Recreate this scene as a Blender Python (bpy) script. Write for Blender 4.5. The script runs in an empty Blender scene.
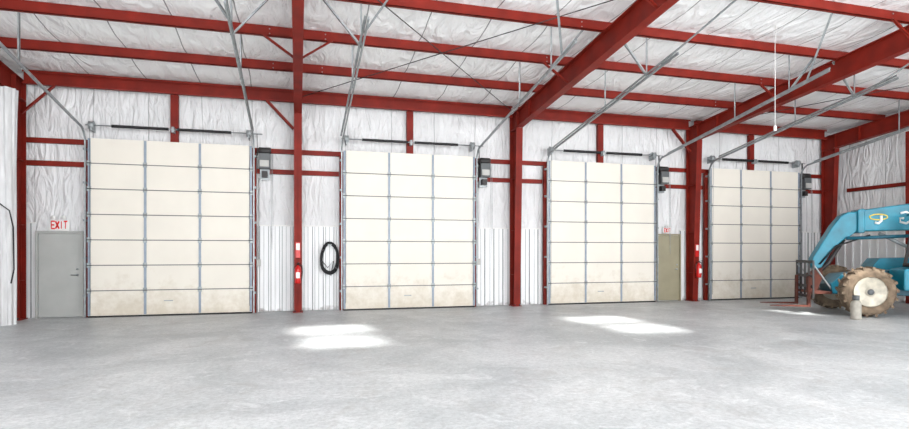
import bpy, math, random
from mathutils import Vector, Matrix
random.seed(4)
S=bpy.context.scene
COL=S.collection
# ---------------------------------------------------------------- materials
def srgb(r,g,b):
    f=lambda c:(c/255/12.92) if c/255<=0.04045 else ((c/255+0.055)/1.055)**2.4
    return (f(r),f(g),f(b),1)
def mat(name,c,rough=0.6,metal=0.0,var=0.12,scale=4.0,bump=0.0,bscale=20,stretch=(1,1,1),emit=None):
    m=bpy.data.materials.new(name); m.use_nodes=True
    nt=m.node_tree; b=nt.nodes['Principled BSDF']
    tc=nt.nodes.new('ShaderNodeTexCoord'); mp=nt.nodes.new('ShaderNodeMapping')
    mp.inputs['Scale'].default_value=stretch
    nt.links.new(tc.outputs['Object'],mp.inputs[0])
    n=nt.nodes.new('ShaderNodeTexNoise'); n.inputs['Scale'].default_value=scale; n.inputs['Detail'].default_value=6
    nt.links.new(mp.outputs[0],n.inputs['Vector'])
    r=nt.nodes.new('ShaderNodeValToRGB')
    r.color_ramp.elements[0].position=0.3; r.color_ramp.elements[1].position=0.7
    r.color_ramp.elements[0].color=(c[0]*(1-var),c[1]*(1-var),c[2]*(1-var),1)
    r.color_ramp.elements[1].color=(min(1,c[0]*(1+var*.5)),min(1,c[1]*(1+var*.5)),min(1,c[2]*(1+var*.5)),1)
    nt.links.new(n.outputs['Fac'],r.inputs[0]); nt.links.new(r.outputs[0],b.inputs['Base Color'])
    b.inputs['Roughness'].default_value=rough; b.inputs['Metallic'].default_value=metal
    if bump:
        n2=nt.nodes.new('ShaderNodeTexNoise'); n2.inputs['Scale'].default_value=bscale; n2.inputs['Detail'].default_value=5
        nt.links.new(mp.outputs[0],n2.inputs['Vector'])
        bp=nt.nodes.new('ShaderNodeBump'); bp.inputs['Strength'].default_value=bump; bp.inputs['Distance'].default_value=0.05
        nt.links.new(n2.outputs['Fac'],bp.inputs['Height']); nt.links.new(bp.outputs[0],b.inputs['Normal'])
    if emit:
        b.inputs['Emission Color'].default_value=c; b.inputs['Emission Strength'].default_value=emit
    m['ramp']=r.name
    return m
def N(nt,t,**k):
    n=nt.nodes.new(t)
    for a,v in k.items(): setattr(n,a,v)
    return n
def math_(nt,op,a,b=None,c=None):
    n=nt.nodes.new('ShaderNodeMath'); n.operation=op
    for i,v in enumerate((a,b,c)):
        if v is None: continue
        if isinstance(v,(int,float)): n.inputs[i].default_value=v
        else: nt.links.new(v,n.inputs[i])
    return n.outputs[0]
def mixc(nt,fac,a,b,mode='MIX'):
    n=nt.nodes.new('ShaderNodeMix'); n.data_type='RGBA'; n.blend_type=mode
    for s,v in ((0,fac),(6,a),(7,b)):
        if isinstance(v,(int,float)): n.inputs[s].default_value=v
        elif isinstance(v,tuple): n.inputs[s].default_value=v
        else: nt.links.new(v,n.inputs[s])
    return n.outputs[2]

M={}
M['red']=mat('red_steel_paint',srgb(126,31,19),0.55,0,0.28,2.5)
M['red'].node_tree.nodes['Principled BSDF'].inputs['Specular IOR Level'].default_value=.25
M['galv']=mat('galvanised_steel',srgb(160,166,168),0.45,0.5,0.25,8)
M['stile']=mat('door_stile_steel',srgb(140,152,166),0.45,0.1,0.15,6)
M['joint']=mat('door_joint_strip',srgb(112,112,110),0.7,0,0.1)  # dark grey strips between the door sections
M['black']=mat('black_rubber',srgb(28,28,30),0.6)
M['dark']=mat('dark_steel',srgb(52,50,50),0.5,0.3)
M['grey']=mat('grey_enclosure',srgb(88,92,94),0.5)
M['lgrey']=mat('light_grey_paint',srgb(180,180,176),0.5)
M['bottle']=mat('weathered_grey_paint',srgb(164,160,150),0.6,0,.25,9)
M['white']=mat('white_paint',srgb(232,232,230),0.5,0,0.05)
M['gdoor']=mat('grey_door_paint',srgb(172,174,171),0.5,0,0.1,2)
M['tdoor']=mat('tan_door_paint',srgb(152,146,122),0.5,0,0.12,2)
M['teal']=mat('teal_paint',srgb(0,124,148),0.4,0,0.35,3)
M['teal2']=mat('dark_teal_paint',srgb(0,84,104),0.4,0,0.25,3)
M['tire']=mat('muddy_tire_rubber',srgb(118,102,84),0.9,0,0.5,7,0.4,30)
M['rim']=mat('cream_rim',srgb(196,190,174),0.5,0,0.35,6)
M['rust']=mat('rusty_steel',srgb(96,50,38),0.8,0,0.4,8)
M['xred']=mat('extinguisher_red',srgb(200,24,20),0.3,0,0.05)
M['yellow']=mat('yellow_paint',srgb(225,200,70),0.5)
M['cloth']=mat('white_sheet_plastic',srgb(220,221,222),0.5,0,0.16,3,0.6,5,(3,3,0.6))
M['led']=mat('exit_letter_red',srgb(215,16,8),0.4,0,0.0)
M['rib_shade']=mat('liner_rib_shade',srgb(146,148,150),0.5,0,0.2,3)  # ribs' side faces painted grey, standing in for weak shading

def door_mat():
    m=mat('cream_door_panel',srgb(227,222,211),0.5,0,0.05,1.2); nt=m.node_tree
    b=nt.nodes['Principled BSDF']; ramp=nt.nodes[m['ramp']]
    tc=N(nt,'ShaderNodeTexCoord'); sp=N(nt,'ShaderNodeSeparateXYZ'); nt.links.new(tc.outputs['Object'],sp.inputs[0])
    oi=N(nt,'ShaderNodeObjectInfo')
    va=N(nt,'ShaderNodeVectorMath'); va.operation='ADD'; nt.links.new(tc.outputs['Object'],va.inputs[0]); nt.links.new(oi.outputs['Location'],va.inputs[1])
    n=N(nt,'ShaderNodeTexNoise'); n.inputs['Scale'].default_value=3.2; n.inputs['Detail'].default_value=9; n.inputs['Roughness'].default_value=.7
    nt.links.new(va.outputs[0],n.inputs['Vector'])
    h=math_(nt,'MULTIPLY',sp.outputs[2],-0.35); h=math_(nt,'ADD',h,0.62)
    f=math_(nt,'ADD',h,n.outputs['Fac']); f=math_(nt,'SUBTRACT',f,0.82); f=math_(nt,'MULTIPLY',f,1.8)
    cl=N(nt,'ShaderNodeClamp'); nt.links.new(f,cl.inputs[0])
    cl.inputs['Max'].default_value=.6
    o=mixc(nt,cl.outputs[0],ramp.outputs[0],srgb(188,176,154))
    nt.links.new(o,b.inputs['Base Color']); return m
M['door']=door_mat()
def insul(name,axis,c,period=1.22,st=(1,1,1),seam=.6,bump=.8):
    m=mat(name,c,0.40,0,0.07,1.3,0.0); nt=m.node_tree
    b=nt.nodes['Principled BSDF']; ramp=nt.nodes[m['ramp']]
    tc=N(nt,'ShaderNodeTexCoord'); sp=N(nt,'ShaderNodeSeparateXYZ'); nt.links.new(tc.outputs['Object'],sp.inputs[0])
    a=sp.outputs[axis]
    w=N(nt,'ShaderNodeTexNoise'); w.inputs['Scale'].default_value=.8
    nt.links.new(tc.outputs['Object'],w.inputs['Vector'])
    aa=math_(nt,'ADD',a,math_(nt,'MULTIPLY',w.outputs['Fac'],0.1))
    fr=math_(nt,'FRACT',math_(nt,'DIVIDE',math_(nt,'ADD',aa,20.0),period))
    d=math_(nt,'ABSOLUTE',math_(nt,'SUBTRACT',fr,0.5))
    line=math_(nt,'GREATER_THAN',0.012/period,d)
    o=mixc(nt,math_(nt,'MULTIPLY',line,seam),ramp.outputs[0],srgb(70,70,74))
    nt.links.new(o,b.inputs['Base Color'])
    mp=N(nt,'ShaderNodeMapping'); mp.inputs['Scale'].default_value=st
    nt.links.new(tc.outputs['Object'],mp.inputs[0])
    n2=N(nt,'ShaderNodeTexNoise'); n2.inputs['Scale'].default_value=1.8; n2.inputs['Detail'].default_value=5; n2.inputs['Roughness'].default_value=.45; n2.inputs['Distortion'].default_value=1.8
    nt.links.new(mp.outputs[0],n2.inputs['Vector'])
    hh=math_(nt,'ADD',n2.outputs['Fac'],math_(nt,'MULTIPLY',d,0.5))
    bp=N(nt,'ShaderNodeBump'); bp.inputs['Strength'].default_value=bump; bp.inputs['Distance'].default_value=.17
    nt.links.new(hh,bp.inputs['Height']); nt.links.new(bp.outputs[0],b.inputs['Normal'])
    return m
M['ceil']=insul('ceiling_insulation_facing',0,srgb(252,252,252),1.22,st=(1.6,.6,1),seam=.75,bump=.7)
M['wall']=insul('wall_insulation_facing',0,srgb(228,229,230),1.22,st=(2.6,1,.7),seam=.4,bump=.7)
M['wallside']=insul('side_wall_insulation_facing',1,srgb(232,233,234),1.22,st=(1,2.6,.7),seam=.4,bump=.7)
def wains():
    m=mat('ribbed_metal_liner',srgb(236,238,239),0.45,0.0,0.06,2,stretch=(3,3,.5)); nt=m.node_tree
    b=nt.nodes['Principled BSDF']; ramp=nt.nodes[m['ramp']]
    tc=N(nt,'ShaderNodeTexCoord'); sp=N(nt,'ShaderNodeSeparateXYZ'); nt.links.new(tc.outputs['Object'],sp.inputs[0])
    n=N(nt,'ShaderNodeTexNoise'); n.inputs['Scale'].default_value=5; n.inputs['Detail'].default_value=8
    nt.links.new(tc.outputs['Object'],n.inputs['Vector'])
    f=math_(nt,'SUBTRACT',math_(nt,'ADD',n.outputs['Fac'],math_(nt,'MULTIPLY',sp.outputs[2],-1.6)),0.36)
    f=math_(nt,'MULTIPLY',f,3.0)
    cl=N(nt,'ShaderNodeClamp'); nt.links.new(f,cl.inputs[0]); cl.inputs['Max'].default_value=.8
    nt.links.new(mixc(nt,cl.outputs[0],ramp.outputs[0],srgb(104,94,82)),b.inputs['Base Color'])
    return m
M['liner']=wains()
def floor_mat():
    m=bpy.data.materials.new('polished_concrete'); m.use_nodes=True; nt=m.node_tree; b=nt.nodes['Principled BSDF']
    tc=N(nt,'ShaderNodeTexCoord')
    def noise(s,d,r=.6,dist=0):
        n=N(nt,'ShaderNodeTexNoise'); n.inputs['Scale'].default_value=s; n.inputs['Detail'].default_value=d; n.inputs['Roughness'].default_value=r; n.inputs['Distortion'].default_value=dist
        nt.links.new(tc.outputs['Object'],n.inputs['Vector']); return n.outputs['Fac']
    def ramp(f,p0,c0,p1,c1):
        r=N(nt,'ShaderNodeValToRGB'); e=r.color_ramp.elements; e[0].position=p0;e[0].color=c0;e[1].position=p1;e[1].color=c1
        nt.links.new(f,r.inputs[0]); return r.outputs[0]
    base=ramp(noise(.4,8,.7,.6),.38,srgb(178,183,185),.62,srgb(212,215,216))
    speck=ramp(noise(16,8,.85),.36,srgb(140,142,144),.58,srgb(255,255,255))
    c=mixc(nt,.5,base,speck,'MULTIPLY')
    st=ramp(noise(.9,14,.8,1.4),.52,(0,0,0,1),.66,(1,1,1,1))
    c=mixc(nt,math_(nt,'MULTIPLY',st,.55),c,srgb(152,151,148))
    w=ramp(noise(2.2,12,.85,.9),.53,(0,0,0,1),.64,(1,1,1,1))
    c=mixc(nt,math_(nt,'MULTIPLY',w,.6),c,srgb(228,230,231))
    d=ramp(noise(2.0,8,.7,.4),.66,(0,0,0,1),.72,(1,1,1,1))
    c=mixc(nt,math_(nt,'MULTIPLY',d,.6),c,srgb(116,112,106))
    nt.links.new(c,b.inputs['Base Color'])
    rr=N(nt,'ShaderNodeMapRange'); nt.links.new(noise(2.0,5),rr.inputs[0]); rr.inputs[3].default_value=.28; rr.inputs[4].default_value=.6
    nt.links.new(rr.outputs[0],b.inputs['Roughness'])
    bp=N(nt,'ShaderNodeBump'); bp.inputs['Strength'].default_value=.12; bp.inputs['Distance'].default_value=.01
    nt.links.new(noise(30,5),bp.inputs['Height']); nt.links.new(bp.outputs[0],b.inputs['Normal'])
    return m
M['floor']=floor_mat()
def glass():
    m=bpy.data.materials.new('clear_glazing'); m.use_nodes=True; nt=m.node_tree
    for n in list(nt.nodes): nt.nodes.remove(n)
    o=N(nt,'ShaderNodeOutputMaterial'); mx=N(nt,'ShaderNodeMixShader'); t=N(nt,'ShaderNodeBsdfTransparent'); g=N(nt,'ShaderNodeBsdfGlossy')
    tc=N(nt,'ShaderNodeTexCoord'); n=N(nt,'ShaderNodeTexNoise'); n.inputs['Scale'].default_value=3.5; n.inputs['Detail'].default_value=5
    nt.links.new(tc.outputs['Object'],n.inputs['Vector'])
    r=N(nt,'ShaderNodeValToRGB'); r.color_ramp.elements[0].position=.35; r.color_ramp.elements[0].color=(.45,.45,.45,1); r.color_ramp.elements[1].position=.6; r.color_ramp.elements[1].color=(1,1,1,1)
    nt.links.new(n.outputs['Fac'],r.inputs[0]); nt.links.new(r.outputs[0],t.inputs[0])
    g.inputs['Roughness'].default_value=.05; mx.inputs[0].default_value=.08
    nt.links.new(t.outputs[0],mx.inputs[1]); nt.links.new(g.outputs[0],mx.inputs[2]); nt.links.new(mx.outputs[0],o.inputs[0]); return m
M['glass']=glass()

# ---------------------------------------------------------------- mesh builder
class MB:
    def __init__(s): s.v=[];s.f=[];s.m=[];s.mats=[];s.sm=[]
    def mi(s,k):
        if k not in s.mats: s.mats.append(k)
        return s.mats.index(k)
    def add(s,vs,fs,k,smooth=False):
        o=len(s.v); s.v+= [tuple(v) for v in vs]; i=s.mi(k)
        for f in fs: s.f.append([a+o for a in f]); s.m.append(i); s.sm.append(smooth)
    def box(s,x0,x1,y0,y1,z0,z1,k):
        s.add([(x0,y0,z0),(x1,y0,z0),(x1,y1,z0),(x0,y1,z0),(x0,y0,z1),(x1,y0,z1),(x1,y1,z1),(x0,y1,z1)],
              [(0,3,2,1),(4,5,6,7),(0,1,5,4),(1,2,6,5),(2,3,7,6),(3,0,4,7)],k)
    def hexa(s,a,b,k): # a,b 4-point rings
        s.add(list(a)+list(b),[(0,3,2,1),(4,5,6,7),(0,1,5,4),(1,2,6,5),(2,3,7,6),(3,0,4,7)],k)
    def tube(s,pts,r,k,n=8,cap=True,closed=False):
        pts=[Vector(p) for p in pts]; vs=[];L=len(pts)
        rr=r if isinstance(r,(list,tuple)) else [r]*L
        for i,p in enumerate(pts):
            a=pts[i-1] if (i>0 or closed) else pts[i]; c=pts[(i+1)%L] if (i<L-1 or closed) else pts[i]
            d=(c-a).normalized(); up=Vector((0,0,1)) if abs(d.z)<.9 else Vector((1,0,0))
            u=d.cross(up).normalized(); w=u.cross(d)
            for j in range(n):
                t=2*math.pi*j/n; vs.append(p+(u*math.cos(t)+w*math.sin(t))*rr[i])
        fs=[]
        R=L if closed else L-1
        for i in range(R):
            i2=(i+1)%L
            for j in range(n):
                fs.append((i*n+j,i*n+(j+1)%n,i2*n+(j+1)%n,i2*n+j))
        if cap and not closed:
            fs.append(tuple(range(n))[::-1]); fs.append(tuple((L-1)*n+j for j in range(n)))
        s.add(vs,fs,k,True)
    def bar(s,a,b,w,h,k): # rectangular bar between two points
        a=Vector(a);b=Vector(b);d=(b-a).normalized(); up=Vector((0,0,1)) if abs(d.z)<.95 else Vector((0,1,0))
        u=d.cross(up).normalized()*w/2; v=u.cross(d).normalized()*h/2
        s.hexa([a-u-v,a+u-v,a+u+v,a-u+v],[b-u-v,b+u-v,b+u+v,b-u+v],k)
    def angle(s,a,b,w,k,t=.006): # L angle iron
        a=Vector(a);b=Vector(b);d=(b-a).normalized(); up=Vector((0,0,1)) if abs(d.z)<.95 else Vector((0,1,0))
        u=d.cross(up).normalized(); v=u.cross(d).normalized()
        s.hexa([a,a+u*w,a+u*w+v*t,a+v*t],[b,b+u*w,b+u*w+v*t,b+v*t],k)
        s.hexa([a,a+u*t,a+u*t+v*w,a+v*w],[b,b+u*t,b+u*t+v*w,b+v*w],k)
    def lathe(s,prof,k,n=24,axis='Z',c=(0,0,0),smooth=True):
        vs=[];fs=[];L=len(prof)
        for r,h in prof:
            for j in range(n):
                t=2*math.pi*j/n; p=(r*math.cos(t),r*math.sin(t),h)
                if axis=='Y': p=(p[0],p[2],p[1])
                if axis=='X': p=(p[2],p[0],p[1])
                vs.append((p[0]+c[0],p[1]+c[1],p[2]+c[2]))
        for i in range(L-1):
            for j in range(n): fs.append((i*n+j,i*n+(j+1)%n,(i+1)*n+(j+1)%n,(i+1)*n+j))
        fs.append(tuple(range(n))); fs.append(tuple((L-1)*n+j for j in range(n)))
        s.add(vs,fs,k,smooth)
    def prism(s,poly,y0,y1,k,smooth=False): # poly in xz extruded in y
        n=len(poly); vs=[(x,y0,z) for x,z in poly]+[(x,y1,z) for x,z in poly]
        fs=[tuple(range(n)),tuple(range(2*n-1,n-1,-1))]+[(i,(i+1)%n,n+(i+1)%n,n+i) for i in range(n)]
        s.add(vs,fs,k,smooth)
    def obj(s,name,loc=(0,0,0),parent=None,rotz=0,bevel=0,fix=True):
        me=bpy.data.meshes.new(name); me.from_pydata([(v[0]-loc[0],v[1]-loc[1],v[2]-loc[2]) if not parent else v for v in s.v],[],s.f)
        for k in s.mats: me.materials.append(M[k])
        for p,i,sm in zip(me.polygons,s.m,s.sm): p.material_index=i; p.use_smooth=sm
        import bmesh
        if fix:
            bm=bmesh.new(); bm.from_mesh(me); bmesh.ops.recalc_face_normals(bm,faces=bm.faces); bm.to_mesh(me); bm.free()
        o=bpy.data.objects.new(name,me); COL.objects.link(o)
        if parent: o.parent=parent; o.location=(0,0,0)
        else: o.location=loc
        if bevel:
            bv=o.modifiers.new('bevel','BEVEL'); bv.width=bevel; bv.segments=2; bv.limit_method='ANGLE'
        return o
def empty(name,loc=(0,0,0),rz=0):
    e=bpy.data.objects.new(name,None); COL.objects.link(e); e.location=loc; e.rotation_euler=(0,0,rz); return e

# ---------------------------------------------------------------- layout constants
BAY=6.1
XL,XR=-6.46,18.2
YW=15.45
YB=-6.0
FX=[-6.25,0,BAY,2*BAY,17.78]      # frame positions
def zp(y): return 7.215-.1*y      # purlin centre height
PUR=[13.5,11.85,10.2,8.5,6.85,5.2,3.5,1.85,.2,-1.5,-3.2,-4.9]
# floor
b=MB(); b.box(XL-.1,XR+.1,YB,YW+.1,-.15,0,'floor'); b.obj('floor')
# ceiling (sagging insulation with skylight holes)
sky=[]
for k in range(0,3):
    x0=BAY*k+.62
    sky.append((x0,x0+1.45,5.35,6.78))
    if k<2: sky.append((x0+.15,x0+1.5,3.62,4.95))
for k in range(-1,3):
    for yy in (-4.75,-5.92): sky.append((BAY*k+.9,BAY*k+5.2,yy,yy+.95))  # added rear skylights, unseen, letting sun in to bounce up at the ceiling
xs=sorted(set([XL,XR]+[round(v,3) for s_ in sky for v in s_[:2]]+[round(XL+i*.61,3) for i in range(1,41) if XL+i*.61<XR]))
ysup=[YW]+[15.2]+PUR+[YB]
ys=set()
for i in range(len(ysup)-1):
    for j in range(9): ys.add(round(ysup[i]+(ysup[i+1]-ysup[i])*j/8,3))
for s_ in sky: ys.update([round(s_[2],3),round(s_[3],3)])
ys=sorted(ys)
def ceilz(y):
    z=zp(y)+.12
    for i in range(len(ysup)-1):
        if ysup[i+1]<=y<=ysup[i] and ysup[i]-ysup[i+1]>.5:
            u=(y-ysup[i+1])/(ysup[i]-ysup[i+1]); z+=.0-.06*math.sin(math.pi*u)
    return z
b=MB(); vs=[(x,y,ceilz(y)+.0) for y in ys for x in xs]; fs=[]
nx=len(xs)
for j in range(len(ys)-1):
    for i in range(nx-1):
        cx=(xs[i]+xs[i+1])/2; cy=(ys[j]+ys[j+1])/2
        if any(s_[0]<cx<s_[1] and s_[2]<cy<s_[3] for s_ in sky): continue
        fs.append((j*nx+i,j*nx+i+1,(j+1)*nx+i+1,(j+1)*nx+i))
b.add(vs,fs,'ceil',True); b.obj('ceiling')
for n,s_ in enumerate(sky):  # includes the added rear panes
    b=MB(); x0,x1,y0,y1=s_; z0=zp(y0)+.2; z1=zp(y1)+.2
    b.add([(x0,y0,z0),(x1,y0,z0),(x1,y1,z1),(x0,y1,z1)],[(0,1,2,3)],'glass'); b.obj('window_%d'%(n+1))
# walls
b=MB(); b.box(XL,XR,YW,YW+.08,0,zp(YW)+.12,'wall'); b.obj('wall_north')
for nm,x,w in (('wall_west',XL,-.08),('wall_east',XR,.08)):
    b=MB(); b.hexa([(x,YB,0),(x+w,YB,0),(x+w,YB,zp(YB)+.12),(x,YB,zp(YB)+.12)],[(x,YW,0),(x+w,YW,0),(x+w,YW,zp(YW)+.12),(x,YW,zp(YW)+.12)],'wallside'); b.obj(nm)

# ---------------------------------------------------------------- steel frame
FW=.098
def column(x):
    b=MB(); w=FW; t=.02
    yb,yt=15.02,14.82; ztop=5.1; yo=15.34
    b.hexa([(x-w,yb,.02),(x+w,yb,.02),(x+w,yb+t,.02),(x-w,yb+t,.02)],[(x-w,yt,ztop),(x+w,yt,ztop),(x+w,yt+t,ztop),(x-w,yt+t,ztop)],'red')
    b.box(x-w,x+w,yo-t,yo,.02,5.1,'red')
    b.hexa([(x-.008,yb,.02),(x+.008,yb,.02),(x+.008,yo,.02),(x-.008,yo,.02)],[(x-.008,yt,ztop),(x+.008,yt,ztop),(x+.008,yo,ztop),(x-.008,yo,ztop)],'red')
    b.box(x-w-.03,x+w+.03,yb-.05,yo+.02,0,.02,'red')
    b.box(x-w,x+w,yt,yo,ztop-.01,ztop+.01,'red')
    for zz in (.9,2.2,3.7): b.box(x-.08,x+.08,15.0+.05,yo-t,zz,zz+.012,'red')
    for dx in (-.07,.07): b.lathe([(.018,.02),(.018,.06)],'dark',6,'Z',(x+dx,yb-.02,0))
    return b.obj('steel_column',(x,15.2,0))
def rafter(x):
    b=MB(); w=FW; t=.02
    zb=lambda y:5.12+.1*(15.0-y)
    zt=lambda y:zp(y)-.115
    y0,y1=YB+.05,15.34
    b.hexa([(x-w,y0,zb(y0)),(x+w,y0,zb(y0)),(x+w,y0,zb(y0)+t),(x-w,y0,zb(y0)+t)],[(x-w,14.82,zb(14.82)),(x+w,14.82,zb(14.82)),(x+w,14.82,zb(14.82)+t),(x-w,14.82,zb(14.82)+t)],'red')
    b.hexa([(x-w,y0,zt(y0)-t),(x+w,y0,zt(y0)-t),(x+w,y0,zt(y0)),(x-w,y0,zt(y0))],[(x-w,y1,zt(y1)-t),(x+w,y1,zt(y1)-t),(x+w,y1,zt(y1)),(x-w,y1,zt(y1))],'red')
    b.hexa([(x-.008,y0,zb(y0)+t),(x+.008,y0,zb(y0)+t),(x+.008,y0,zt(y0)-t),(x-.008,y0,zt(y0)-t)],[(x-.008,y1,5.12),(x+.008,y1,5.12),(x+.008,y1,zt(y1)-t),(x-.008,y1,zt(y1)-t)],'red')
    b.box(x-w,x+w,14.82,y1,5.115,5.135,'red'); b.box(x-w,x+w,y1-.02,y1,5.13,zt(y1)-.01,'red')
    for yy in (14.84,14.0,8.0,7.96): b.box(x-w,x+w,yy-.01,yy+.01,zb(yy)+.01,zt(yy)-.01,'red')
    for yy in (11.85,8.5):
        for sgn in (-1,1):
            if x+sgn*.8<XR and x+sgn*.8>XL: b.angle((x+sgn*.08,yy-.12,zb(yy)+.05),(x+sgn*.7,yy-.12,zp(yy)-.12),.045,'red')
    return b.obj('steel_rafter',(x,15,5))
for x in FX: column(x); rafter(x)
def zsec(y,zc,h,x0,x1,b):
    t=.012; fl=.075
    b.box(x0,x1,y-t/2,y+t/2,zc-h/2,zc+h/2,'red')
    b.box(x0,x1,y-fl,y,zc-h/2,zc-h/2+t,'red')
    b.box(x0,x1,y-fl,y-fl+t,zc-h/2,zc-h/2+.03,'red')
    b.box(x0,x1,y,y+fl,zc+h/2-t,zc+h/2,'red')
for y in PUR:
    b=MB(); zsec(y,zp(y),.225,XL+.02,XR-.02,b)
    for k in range(0,3):
        x=BAY*k
        for dx in (-.55,.55):
            for dz in (-.05,.05): b.lathe([(.014,-.012),(.014,.0)],'galv',6,'Y',(x+dx,y-.006,zp(y)+dz))
    b.obj('roof_purlin',(6,y,zp(y)))
for i in range(4):
    xa=FX[i]+FW+.005; xb=FX[i+1]-FW-.005
    b=MB(); 
    b.box(xa,xb,15.2,15.215,5.48,5.80,'red'); b.box(xa,xb,15.11,15.2,5.48,5.495,'red'); b.box(xa,xb,15.11,15.125,5.495,5.53,'red')
    b.box(xa,xb,15.11,15.2,5.785,5.80,'red'); b.box(xa,xb,15.11,15.125,5.75,5.785,'red')
    b.obj('eave_strut',((xa+xb)/2,15.2,5.6))
D=[(-4.82,-1.13),(1.17,4.86),(7.15,10.82),(12.86,16.5)]
DH=4.27
def girt(z,x0,x1):
    b=MB(); b.box(x0,x1,15.36,15.44,z-.06,z-.045,'red'); b.box(x0,x1,15.35,15.365,z-.06,z+.06,'red'); b.box(x0,x1,15.36,15.44,z+.045,z+.06,'red')
    b.obj('wall_girt',((x0+x1)/2,15.4,z))
girt(4.22,XL+.02,XR-.02)
gs=[(XL+.02,D[0][0]-.1)]+[(D[i][1]+.1,D[i+1][0]-.1) for i in range(3)]+[(D[3][1]+.1,XR-.02)]
for a,c in gs: girt(3.68,a,c)
for (a,c) in D:
    for x in (a-.04,c+.04):
        b=MB(); b.box(x-.05,x+.05,15.25,15.265,0,4.15,'red'); b.box(x-.05,x-.038,15.265,15.35,0,4.15,'red'); b.box(x+.038,x+.05,15.265,15.35,0,4.15,'red'); b.obj('door_jamb_post',(x,15.3,0))
    x=(a+c)/2
    b=MB(); b.box(x-.09,x+.09,15.3,15.312,4.29,5.5,'red'); b.box(x-.09,x-.078,15.312,15.42,4.29,5.5,'red'); b.box(x+.078,x+.09,15.312,15.42,4.29,5.5,'red'); b.obj('header_post',(x,15.35,4.3))
for x,s_ in ((FX[0],1),(0,-1),(BAY*2,-1)):
    b=MB(); b.angle((x+s_*.13,15.09,4.75),(x+s_*.8,15.09,5.45),.07,'red',.01); b.obj('eave_knee_brace',(x,15.2,5))
for X,sg in ((XR,-1),(XL,1)):
    z=3.68
    b=MB(); xa,xb=sorted((X+sg*.02,X+sg*.08)); b.box(xa,xb,YB,14.75,z-.06,z-.045,'red'); xi=X+sg*.08; xa,xb=sorted((xi,xi-sg*.012)); b.box(xa,xb,YB,14.75,z-.06,z+.06,'red'); b.obj('wall_girt',(X,5,z))
for y in (12.55,8.0,3.4):
    X=XR-.24; b=MB(); zt=5.0+.1*(15-y)
    b.box(X-.1,X-.085,y-.1,y+.1,0,zt,'red'); b.box(X-.085,X+.06,y-.007,y+.007,0,zt,'red'); b.obj('endwall_column',(X,y,0))
# ribbed wainscot
def liner(x0,x1,y,z1):
    b=MB(); pitch=.28; x=x0
    while x<x1-1e-6:
        segs=[((0,0),(.016,-.04),'rib_shade'),((.016,-.04),(.06,-.04),'liner'),((.06,-.04),(.076,0),'rib_shade'),((.076,0),(.165,0),'liner'),((.165,0),(.175,-.012),'rib_shade'),((.175,-.012),(.19,-.012),'liner'),((.19,-.012),(.2,0),'liner'),((.2,0),(pitch,0),'liner')]
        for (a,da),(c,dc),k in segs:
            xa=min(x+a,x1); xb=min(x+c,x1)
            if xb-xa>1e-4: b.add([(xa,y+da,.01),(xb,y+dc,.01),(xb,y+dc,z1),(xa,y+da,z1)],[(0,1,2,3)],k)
        x+=pitch
    b.box(x0,x1,y-.045,y+.02,z1,z1+.03,'white')
    return b.obj('wall_liner_panel',fix=False)
for a,c in ((XL+.03,-5.98),(D[0][1]+.1,D[1][0]-.1),(D[1][1]+.1,D[2][0]-.1),(11.93,D[3][0]-.1),(D[3][1]+.1,XR-.09)):
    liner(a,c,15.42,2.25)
b=MB(); y=YB+.1
while y<15.2:
    for (a,da),(c,dc),k in [((0,0),(.018,-.03),'liner'),((.018,-.03),(.06,-.03),'liner'),((.06,-.03),(.078,0),'liner'),((.078,0),(.28,0),'liner')]:
        X=XR-.03; b.add([(X+da,y+a,.01),(X+dc,y+c,.01),(X+dc,y+c,2.25),(X+da,y+a,2.25)],[(0,1,2,3)],k)
    y+=.28
b.box(XR-.075,XR-.01,YB,15.3,2.25,2.28,'white'); b.obj('wall_liner_panel',fix=False)

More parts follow.
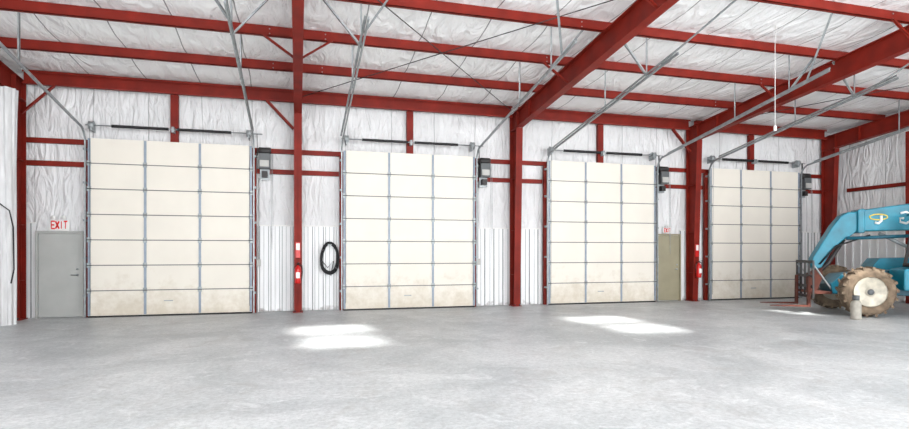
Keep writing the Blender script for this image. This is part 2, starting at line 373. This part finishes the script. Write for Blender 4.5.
# ---------------------------------------------------------------- overhead doors
for n,(a,c) in enumerate(D):
    e=empty('door_%d'%(n+1),((a+c)/2,15.16,0)); W=(c-a); h=DH/7
    b=MB()
    for i in range(7):
        b.box(-W/2,W/2,-.02,.03,.03+i*h+.012,.03+(i+1)*h-.012,'door')
        if i: b.box(-W/2,W/2,-.012,.02,.03+i*h-.014,.03+i*h+.014,'joint')
    b.obj('door_sections',parent=e)
    b=MB()
    for j in range(4):
        x=-W/2+W*j/3; x=min(max(x,-W/2+.03),W/2-.03)
        for i in range(7): b.box(x-.028,x+.028,-.036,-.02,.03+i*h+.02,.03+(i+1)*h-.02,'stile')
        for i in range(1,7):
            b.box(x-.045,x+.045,-.046,-.036,.03+i*h-.06,.03+i*h+.06,'galv')
            b.tube([(x-.05,-.05,.03+i*h),(x+.05,-.05,.03+i*h)],.01,'dark',6)
    b.obj('stiles_and_hinges',parent=e)
    b=MB(); b.box(-W/2,W/2,-.02,.03,.0,.035,'black')
    b.box(-.2,.0,-.035,-.02,.36,.385,'galv')
    b.obj('bottom_seal',parent=e)
    for sgn in (-1,1):
        b=MB(); x=sgn*(W/2+.045)
        path=[(x,-.05,0.01),(x,-.05,4.15)]
        R=.38
        for q in range(1,6):
            t=q/6*math.radians(81); path.append((x,-.05-R*(1-math.cos(t)),4.15+R*math.sin(t)))
        y=-.05-R; z=4.15+R*.98
        L=5.5; path.append((x,y-.08,z+.013)); path.append((x,y-L,z+.165*L))
        P=[Vector(p) for p in path]
        for p,q in zip(P[:-1],P[1:]): b.bar(p,q,.03,.05,'galv')
        p,q=P[-2],P[-1]
        b.angle(p+Vector((sgn*.03,0,.03)),q+Vector((sgn*.03,0,.03)),.045,'galv')
        for zz in (.5,1.4,2.3,3.2,4.0): b.box(min(x,x+sgn*.05),max(x,x+sgn*.05),-.05,.08,zz,zz+.05,'galv')
        b.obj('track',parent=e)
        b=MB()
        for yy in (11.87,10.22):
            ly=yy-15.16; tz=z+.165*(-(ly-y)); top=zp(yy)-.11
            b.angle((x,ly,tz+.02),(x,ly,top),.035,'galv')
        ly=9.75-15.16; tz=z+.165*(-(ly-y)); b.angle((x,ly,tz+.03),(x+sgn*-.75,8.52-15.16,zp(8.52)-.11),.04,'galv')
        b.angle((x,10.22-15.16,z+.165*(-(10.22-15.16-y))),(x+sgn*.7,10.22-15.16,zp(10.22)-.11),.04,'galv')
        b.obj('track_hanger',parent=e)
    b=MB(); zs=4.60; ysf=-.02
    b.tube([(-W/2-.05,ysf,zs),(W/2+.25,ysf,zs)],.015,'galv')
    for cx,l in ((-.72,1.25),(.72,1.25)):
        prof=[]; m=50
        for q in range(m*2+1): prof.append(((.042 if q%2 else .028),-l/2+l*q/(m*2)))
        b.lathe(prof,'black',10,'X',(cx,ysf,zs))
    for cx in (-W/2+.08,W/2-.08):
        b.lathe([(.05,-.06),(.1,-.05),(.085,0),(.1,.05),(.05,.06)],'galv',16,'X',(cx,ysf,zs))
        b.box(cx-.02,cx+.02,ysf-.06,.19,zs-.14,zs+.08,'galv')
    b.box(-.03,.03,ysf-.03,.13,zs-.08,zs+.06,'galv')
    b.obj('torsion_shaft',parent=e)
    b=MB()
    for sgn in (-1,1): b.tube([(sgn*(W/2-.06),-.06,.2),(sgn*(W/2-.06),-.1,4.55)],.004,'dark',5)
    b.obj('lift_cable',parent=e)
    o=MB(); ox=W/2+.30
    o.box(ox-.14,ox+.14,-.1,.14,3.72,4.10,'grey'); o.box(ox-.11,ox+.11,-.13,-.1,3.76,3.92,'lgrey')
    o.lathe([(.08,-.16),(.09,-.15),(.09,.12),(.07,.14)],'dark',16,'X',(ox+.02,-.0,4.18))
    o.lathe([(.09,-.01),(.09,.01)],'dark',18,'X',(ox-.17,-.02,4.15)); o.bar((ox-.17,-.02,4.17),(W/2+.12,-.02,4.6),.012,.05,'dark')
    o.box(ox-.07,ox+.07,-.02,.12,3.5,3.66,'dark'); o.box(ox-.12,ox+.12,.12,.18,3.45,4.2,'galv')
    o.tube([(ox+.16,-.06,4.1),(ox+.17,-.08,2.2),(ox+.19,-.08,1.5),(ox+.21,-.08,2.2),(ox+.2,-.06,4.1)],.006,'galv',5)
    o.obj('door_operator_motor',parent=e)
    o=MB()
    o.box(ox-.2,ox-.1,.10,.18,1.2,1.38,'lgrey'); o.tube([(ox-.15,.16,1.38),(ox-.15,.16,3.5)],.01,'galv',6); o.obj('wall_control',parent=e)

# ---------------------------------------------------------------- personnel doors + exit signs
def pdoor(n,x0,x1,z1,k,y=15.38):
    e=empty('door_%d'%n,((x0+x1)/2,y,0)); w=(x1-x0)/2
    b=MB(); b.box(-w+.005,w-.005,-.02,.03,.02,z1-.005,k); b.obj('leaf',parent=e,bevel=.004)
    b=MB()
    for s_ in(-1,1): b.box(min(s_*w,s_*(w+.05)),max(s_*w,s_*(w+.05)),-.05,.05,0,z1+.05,k)
    b.box(-w,w,-.05,.05,z1,z1+.05,k); b.obj('frame',parent=e)
    b=MB(); hx=w-.09
    b.lathe([(.03,-.03),(.03,-.02)],'galv',14,'Y',(hx,0,1.02)); b.tube([(hx,-.02,1.02),(hx,-.07,1.02),(hx-.12,-.075,1.02)],.011,'galv')
    b.lathe([(.025,-.032),(.025,-.02)],'galv',14,'Y',(hx,0,1.16))
    for zz in (.25,1.05,1.85): b.box(-w-.012,-w+.012,-.03,-.018,zz,zz+.1,'galv')
    b.obj('handle_and_hinges',parent=e)
pdoor(5,-5.92,-5.02,2.02,'gdoor')
pdoor(6,10.97,11.86,2.1,'tdoor')
LET={'E':[(0,0,0,1),(0,1,.6,1),(0,.5,.5,.5),(0,0,.6,0)],'X':[(0,0,.6,1),(0,1,.6,0)],'I':[(.3,0,.3,1)],'T':[(0,1,.6,1),(.3,0,.3,1)]}
def exit_sign(x,y,z,s=1):
    e=empty('exit_sign',(x,y,z)); e.scale=(s,1,s); b=MB(); b.box(-.19,.19,-.03,.03,-.13,.11,'white'); b.obj('housing',parent=e,bevel=.006)
    b=MB(); X=-.15
    for ch in 'EXIT':
        for (a,b0,c,d) in LET[ch]:
            h=.16; b.bar((X+a*.11,-.034,-.085+b0*h),(X+c*.11,-.034,-.085+d*h),.012,.03,'led')
        X+=.078
    b.obj('letters',parent=e)
    b=MB()
    for s_ in (-1,1):
        b.lathe([(.03,-.03),(.045,-.09),(.045,-.1)],'white',14,'Y',(s_*.1,-.0,.155)); b.box(s_*.1-.012,s_*.1+.012,-.02,.02,.1,.14,'white')
    b.obj('emergency_lamps',parent=e)
exit_sign(-5.48,15.38,2.22,1.1); exit_sign(11.4,15.38,2.27,.75)

# ---------------------------------------------------------------- fire extinguishers on columns
def extinguisher(x,y,z):
    e=empty('fire_extinguisher',(x,y,z)); b=MB()
    b.lathe([(.03,-.24),(.07,-.235),(.078,-.2),(.078,.12),(.06,.18),(.028,.21),(.025,.24)],'xred',20); b.obj('cylinder',parent=e)
    b=MB(); b.lathe([(.03,.235),(.03,.27)],'dark',12); b.bar((0,0,.275),(.03,-.12,.30),.025,.012,'dark'); b.bar((0,0,.255),(.03,-.12,.25),.025,.01,'dark')
    b.tube([(.03,0,.25),(.1,-.01,.22),(.11,-.01,.05),(.09,-.02,-.14)],.012,'black'); b.box(-.05,.05,-.081,-.076,-.1,.05,'white')
    b.obj('valve_and_hose',parent=e)
    b=MB(); b.box(-.03,.03,.07,.1,-.1,.2,'galv'); b.obj('bracket',parent=e)
for x in (0,BAY*2):
    extinguisher(x,14.86,1.0)
    b=MB(); b.box(x-.06,x+.06,14.93,14.945,1.42,1.82,'xred'); b.box(x-.045,x+.045,14.925,14.93,1.62,1.79,'white'); b.obj('extinguisher_sign')
# coiled hose on the liner
b=MB(); cx,cz=.82,1.43
for q in range(6):
    rx=.19+.012*q; rz=.34+.014*q; yy=15.32-.018*(q%3)
    b.tube([(cx+rx*math.cos(t)*(1-.12*math.sin(t))+.01*math.sin(3*t+q),yy,cz+rz*math.sin(t)*(1 if math.sin(t)>0 else 1.12)) for t in [2*math.pi*i/28 for i in range(28)]],.013,'black',6,closed=True)
b.tube([(cx-.2,15.3,cz-.1),(cx-.05,15.29,cz-.28),(cx+.1,15.29,cz-.1),(cx+.03,15.29,cz-.5)],.012,'black',6)
b.box(cx-.05,cx+.05,15.24,15.36,cz+.32,cz+.35,'galv'); b.obj('coiled_air_hose',(cx,15.3,cz))

# ---------------------------------------------------------------- roof rod bracing, cords
b=MB()
def rod(x0,y0,x1,y1): b.tube([(x0,y0,zp(y0)-.14),(x1,y1,zp(y1)-.14)],.01,'dark',6)
for x0 in (.12,):
    rod(x0,14.9,x0+5.8,8.6); rod(x0+5.8,14.9,x0,8.6)
for x0 in (12.35,): rod(x0,14.9,x0+5.2,8.6)
b.obj('roof_brace_rods')
b=MB(); b.tube([(9.3,9.1,6.15),(9.3,9.1,4.1)],.006,'white',6); b.lathe([(.02,-.06),(.03,-.05),(.03,.03),(.01,.06)],'white',10,'Z',(9.3,9.1,4.08)); b.obj('hanging_pull_cord')
# sheet plastic curtain in left corner
b=MB(); n=72; ring=[]
for z in [0.0,.6,1.5,2.6,3.6,4.6,5.1]:
    r=.145 if z<4.4 else .145+.03*(z-4.4)
    ring.append([(-6.06+ (r+.022*math.sin(9*t+z*.6)+.012*math.sin(17*t))*math.cos(t),14.22+(r*1.3+.03*math.sin(7*t+z*.7))*math.sin(t),z) for t in [2*math.pi*i/n for i in range(n)]])
vs=[p for r_ in ring for p in r_]; fs=[(i*n+j,i*n+(j+1)%n,(i+1)*n+(j+1)%n,(i+1)*n+j) for i in range(len(ring)-1) for j in range(n)]
b.add(vs,fs,'cloth',True); b.obj('plastic_sheet_curtain')
b=MB(); b.tube([(-6.33,13.95,2.6),(-6.1,13.93,2.62),(-5.9,13.95,2.45),(-5.84,13.97,2.1),(-5.83,13.98,1.2),(-5.88,13.97,.9)],.014,'black',6); b.obj('hanging_power_cord')

# ---------------------------------------------------------------- telehandler
T=empty('telehandler',(13.8,11.2,0),math.radians(150))
def wheel(cx,cy,side,nm):
    b=MB(); R=.61; w=.21
    b.lathe([(.33,-w+.03),(.40,-w),(.50,-w+.0),(.555,-w+.035),(.575,-w+.1),(.58,0),(.575,w-.1),(.555,w-.035),(.50,w),(.40,w),(.33,w-.03)],'tire',40,'Y',(cx,cy,R))
    for i in range(18):
        for s_ in (-1,1):
            t=2*math.pi*(i+(.5 if s_>0 else 0))/18
            def P(r,dt,y): return (cx+r*math.cos(t+dt),cy+y,R+r*math.sin(t+dt))
            y0,y1=(0.0,s_*w*.98)
            a=[P(.565,-.05,y0),P(.565,.05,y0),P(.609,.04,y0),P(.609,-.04,y0)]
            c=[P(.53,.07,y1),P(.53,.19,y1),P(.603,.175,y1),P(.603,.085,y1)]
            b.hexa(a,c,'tire')
    s_=side
    prof=[(.345,s_*(w-.01)),(.36,s_*(w+.005)),(.335,s_*(w-.02)),(.32,s_*(w-.1)),(.25,s_*(w-.16)),(.2,s_*(w-.12)),(.13,s_*(w-.12)),(.12,s_*(w-.02)),(.1,s_*(w+.01)),(.02,s_*(w+.015))]
    b.lathe(prof,'rim',32,'Y',(cx,cy,R))
    b.lathe([(.355,-s_*(w-.02)),(.33,-s_*(w-.15)),(.05,-s_*(w-.15))],'rim',32,'Y',(cx,cy,R))
    b.lathe([(.075,s_*(w+.012)),(.07,s_*(w+.03)),(.02,s_*(w+.032))],'grey',16,'Y',(cx,cy,R))
    for i in range(10):
        t=2*math.pi*i/10; b.lathe([(.018,s_*(w-.125)),(.018,s_*(w-.08))],'dark',6,'Y',(cx+.165*math.cos(t),cy,R+.165*math.sin(t)))
    for i in range(8):
        t=2*math.pi*i/8; b.lathe([(.03,s_*(w-.14)),(.03,s_*(w-.118))],'dark',8,'Y',(cx+.27*math.cos(t),cy,R+.27*math.sin(t)))
    b.obj(nm,parent=T)
for i,(cx,cy) in enumerate(((0,1.03),(0,-1.03),(-3.0,1.03),(-3.0,-1.03))): wheel(cx,cy,1 if cy>0 else -1,'wheel_%d'%(i+1))
b=MB()
b.prism([(-3.7,.55),(-3.6,1.15),(-.6,1.1),(.3,1.0),(.55,.75),(.5,.5),(-3.5,.45)],-.42,.42,'teal2')
for x in (0,-3.0):
    b.tube([(x,-.85,.61),(x,.85,.61)],.12,'dark',12); b.lathe([(.2,-.14),(.25,0),(.2,.14)],'dark',14,'Y',(x,0,.61))
b.obj('chassis',parent=T,bevel=.02)
b=MB()
for y0,y1 in ((.84,1.2),(-1.2,-.84)):
    cx=-3.0
    arc=[(cx+.72*math.cos(t),.61+.72*math.sin(t)) for t in [math.radians(a) for a in range(20,161,14)]]; arc2=[(cx+.69*math.cos(t),.61+.69*math.sin(t)) for t in [math.radians(a) for a in range(160,19,-14)]]
    b.prism(arc+arc2,y0,y1,'teal')
b.obj('rear_fenders',parent=T)
b=MB(); b.prism([(-2.4,.65),(-2.4,1.45),(-.9,1.4),(-.75,1.2),(-.75,.65)],-1.15,-.45,'teal'); 
for i in range(6): b.box(-2.2,-1.2,-1.165,-1.15,.8+i*.09,.83+i*.09,'dark')
b.obj('engine_cover',parent=T,bevel=.03)
b=MB(); b.prism([(-2.3,.6),(-2.3,1.2),(-1.0,1.2),(-.72,1.15),(-.72,.65)],.45,1.17,'teal')
b.prism([(-2.3,1.2),(-2.3,1.3),(-1.0,1.3),(-1.0,1.2)],.45,1.17,'dark'); b.obj('cab_base',parent=T,bevel=.03)
b=MB()
for (x0,z0,x1,z1) in ((-2.25,1.3,-2.15,2.45),(-1.05,1.3,-1.25,2.45)):
    for y in (.5,1.12): b.bar((x0,y,z0),(x1,y,z1),.06,.06,'dark')
b.box(-2.3,-1.1,.45,1.17,2.45,2.52,'teal'); b.box(-2.2,-1.8,.6,1.0,1.3,1.45,'black'); b.box(-2.25,-2.13,.6,1.0,1.45,2.0,'black')
b.tube([(-1.2,.8,1.3),(-1.35,.8,1.75)],.02,'dark'); b.lathe([(.16,-.01),(.18,0),(.16,.01)],'black',18,'Z',(-1.36,.8,1.76)); b.obj('cab_frame',parent=T)
b=MB(); b.prism([(-2.2,1.32),(-2.12,2.43),(-1.26,2.43),(-1.08,1.32)],1.13,1.135,'glass'); b.obj('cab_glass',parent=T)
b=MB()
b.prism([(-3.5,2.5),(-3.5,2.95),(-3.2,3.02),(-1.35,2.80),(-.15,2.64),(-.15,2.10),(-1.35,2.12),(-3.2,2.32)],-.2,.2,'teal')
b.obj('boom_outer',parent=T,bevel=.03)
b=MB()
b.prism([(-.2,2.60),(.05,2.60),(.22,2.5),(.40,2.25),(.62,1.86),(.86,1.42),(.90,1.22),(.80,1.12),(.66,1.16),(.52,1.42),(.36,1.68),(.18,1.86),(0,1.98),(-.2,2.15)],-.16,.16,'teal')
b.prism([(-.3,2.68),(-.3,2.06),(-.14,2.06),(-.14,2.66)],-.225,.225,'teal')
b.obj('boom_head',parent=T,bevel=.025)
b=MB()
for y in (-.28,.28): b.prism([(-3.7,1.1),(-3.6,2.7),(-3.3,2.75),(-3.0,2.4),(-2.7,1.1)],y-.03,y+.03,'teal')
b.tube([(-3.4,-.33,2.6),(-3.4,.33,2.6)],.06,'dark',12); b.obj('boom_mast',parent=T)
b=MB(); b.tube([(-2.4,.0,1.1),(-1.5,0,1.6)],.08,'dark',12); b.tube([(-1.5,0,1.6),(-.7,0,2.05)],.045,'galv',12)
b.tube([(-1.9,.22,2.0),(.12,.22,1.92)],.045,'teal2',10); b.tube([(-.4,.24,2.0),(.35,.2,1.72),(.72,.19,1.25)],.022,'black',8)
b.tube([(.1,.0,1.9),(.45,0,1.28),(.85,0,.85)],.05,'dark',10)
b.obj('hydraulics',parent=T)
b=MB()
jy=.205
b.tube([(-.60+.20*math.cos(t),.203,2.46+.07*math.sin(t)) for t in [2*math.pi*i/24 for i in range(24)]],.016,'yellow',6,closed=True)
b.tube([(-.66,jy,2.50),(-.66,jy,2.36),(-.60,jy,2.30),(-.52,jy,2.32)],.032,'white',8)
pts=[(-1.08,2.55),(-1.2,2.58),(-1.32,2.5),(-1.32,2.36),(-1.2,2.29),(-1.07,2.33),(-1.07,2.42),(-1.15,2.42)]
b.tube([(x,jy,z) for x,z in pts],.03,'white',8)
b.obj('boom_decal',parent=T)
b=MB(); X=1.0
for z in (.42,.68,.95,1.32): b.bar((X,-.6,z),(X,.6,z),.05,.07,'dark')
for y in (-.6,-.3,0,.3,.6): b.bar((X,y,.42),(X,y,1.32),.04,.03,'dark')
b.prism([(.62,1.2),(.95,1.0),(.95,.5),(.75,.55),(.62,.9)],-.1,.1,'rust')
for y in (-.45,.45):
    b.prism([(X+.03,.95),(X+.03,.16),(X+.95,.17),(X+.95,.185),(X+.09,.21),(X+.08,.95)],y-.06,y+.06,'rust')
b.box(.55,1.0,-.5,.5,.5,.56,'rust'); b.bar((.5,.35,.6),(1.0,.6,1.25),.03,.03,'galv'); b.bar((.5,-.35,.6),(1.0,-.6,1.25),.03,.03,'galv')
b.obj('fork_carriage',parent=T)

# gas cylinder in front of the wheel
g=empty('gas_cylinder',(12.50,9.95,0)); b=MB(); b.lathe([(.10,0),(.115,.01),(.115,.04),(.11,.05),(.11,.36),(.09,.42),(.05,.455),(.03,.47)],'bottle',24); b.obj('tank',parent=g)
b=MB(); b.lathe([(.07,.45),(.075,.56),(.07,.56),(.065,.45)],'grey',20); b.lathe([(.02,.46),(.02,.52),(.035,.525),(.035,.545)],'dark',10); b.obj('collar_and_valve',parent=g)

# added fill lamps in high-bay housings, out of view
for X,E in ((-3,150),(3,100),(9,155),(15,290)):
    for Y in (2.7,-2.0):
        e=empty('added_fill_lamp',(X,Y,zp(Y)-.9)); b=MB(); b.lathe([(.04,.3),(.08,.28),(.1,.12),(.24,.0),(.25,-.02),(.235,-.0),(.09,.1)],'galv',24); b.tube([(0,0,.28),(0,0,.79)],.01,'dark'); b.obj('fill_reflector',parent=e)
        l=bpy.data.lights.new('fill_light','POINT'); l.energy=E; l.shadow_soft_size=.2; l.color=(1,.99,.96)
        lo=bpy.data.objects.new('fill_light',l); COL.objects.link(lo); lo.parent=e; lo.location=(0,0,-.25)
# added area light across the open rear end, fill mimicking sky light
l=bpy.data.lights.new('rear_fill','AREA'); l.shape='RECTANGLE'; l.size=24; l.size_y=6.5; l.energy=2500; l.color=(.98,.99,1)
lo=bpy.data.objects.new('rear_fill_panel',l); COL.objects.link(lo); lo.location=(6,-5.9,3.6)
lo.rotation_euler=Vector((0,1,.14)).to_track_quat('-Z','Z').to_euler()
# sun
l=bpy.data.lights.new('sun','SUN'); l.energy=14; l.angle=math.radians(3.8); l.color=(1,.98,.94)
lo=bpy.data.objects.new('sun',l); COL.objects.link(lo); lo.rotation_euler=Vector((-.10,.83,-1)).to_track_quat('-Z','Y').to_euler()
W=bpy.data.worlds.new('sky'); S.world=W; W.use_nodes=True; bg=W.node_tree.nodes['Background']; bg.inputs[0].default_value=(.92,.96,1,1); bg.inputs[1].default_value=2.1

# camera
c=bpy.data.cameras.new('camera'); co=bpy.data.objects.new('camera',c); COL.objects.link(co); S.camera=co
co.location=(0,0,1.57); co.rotation_euler=(math.radians(90),0,math.radians(-15.7))
c.sensor_width=36; c.lens=557/909*36; c.shift_y=37.5/909; c.clip_end=200
S.view_settings.view_transform='Standard'
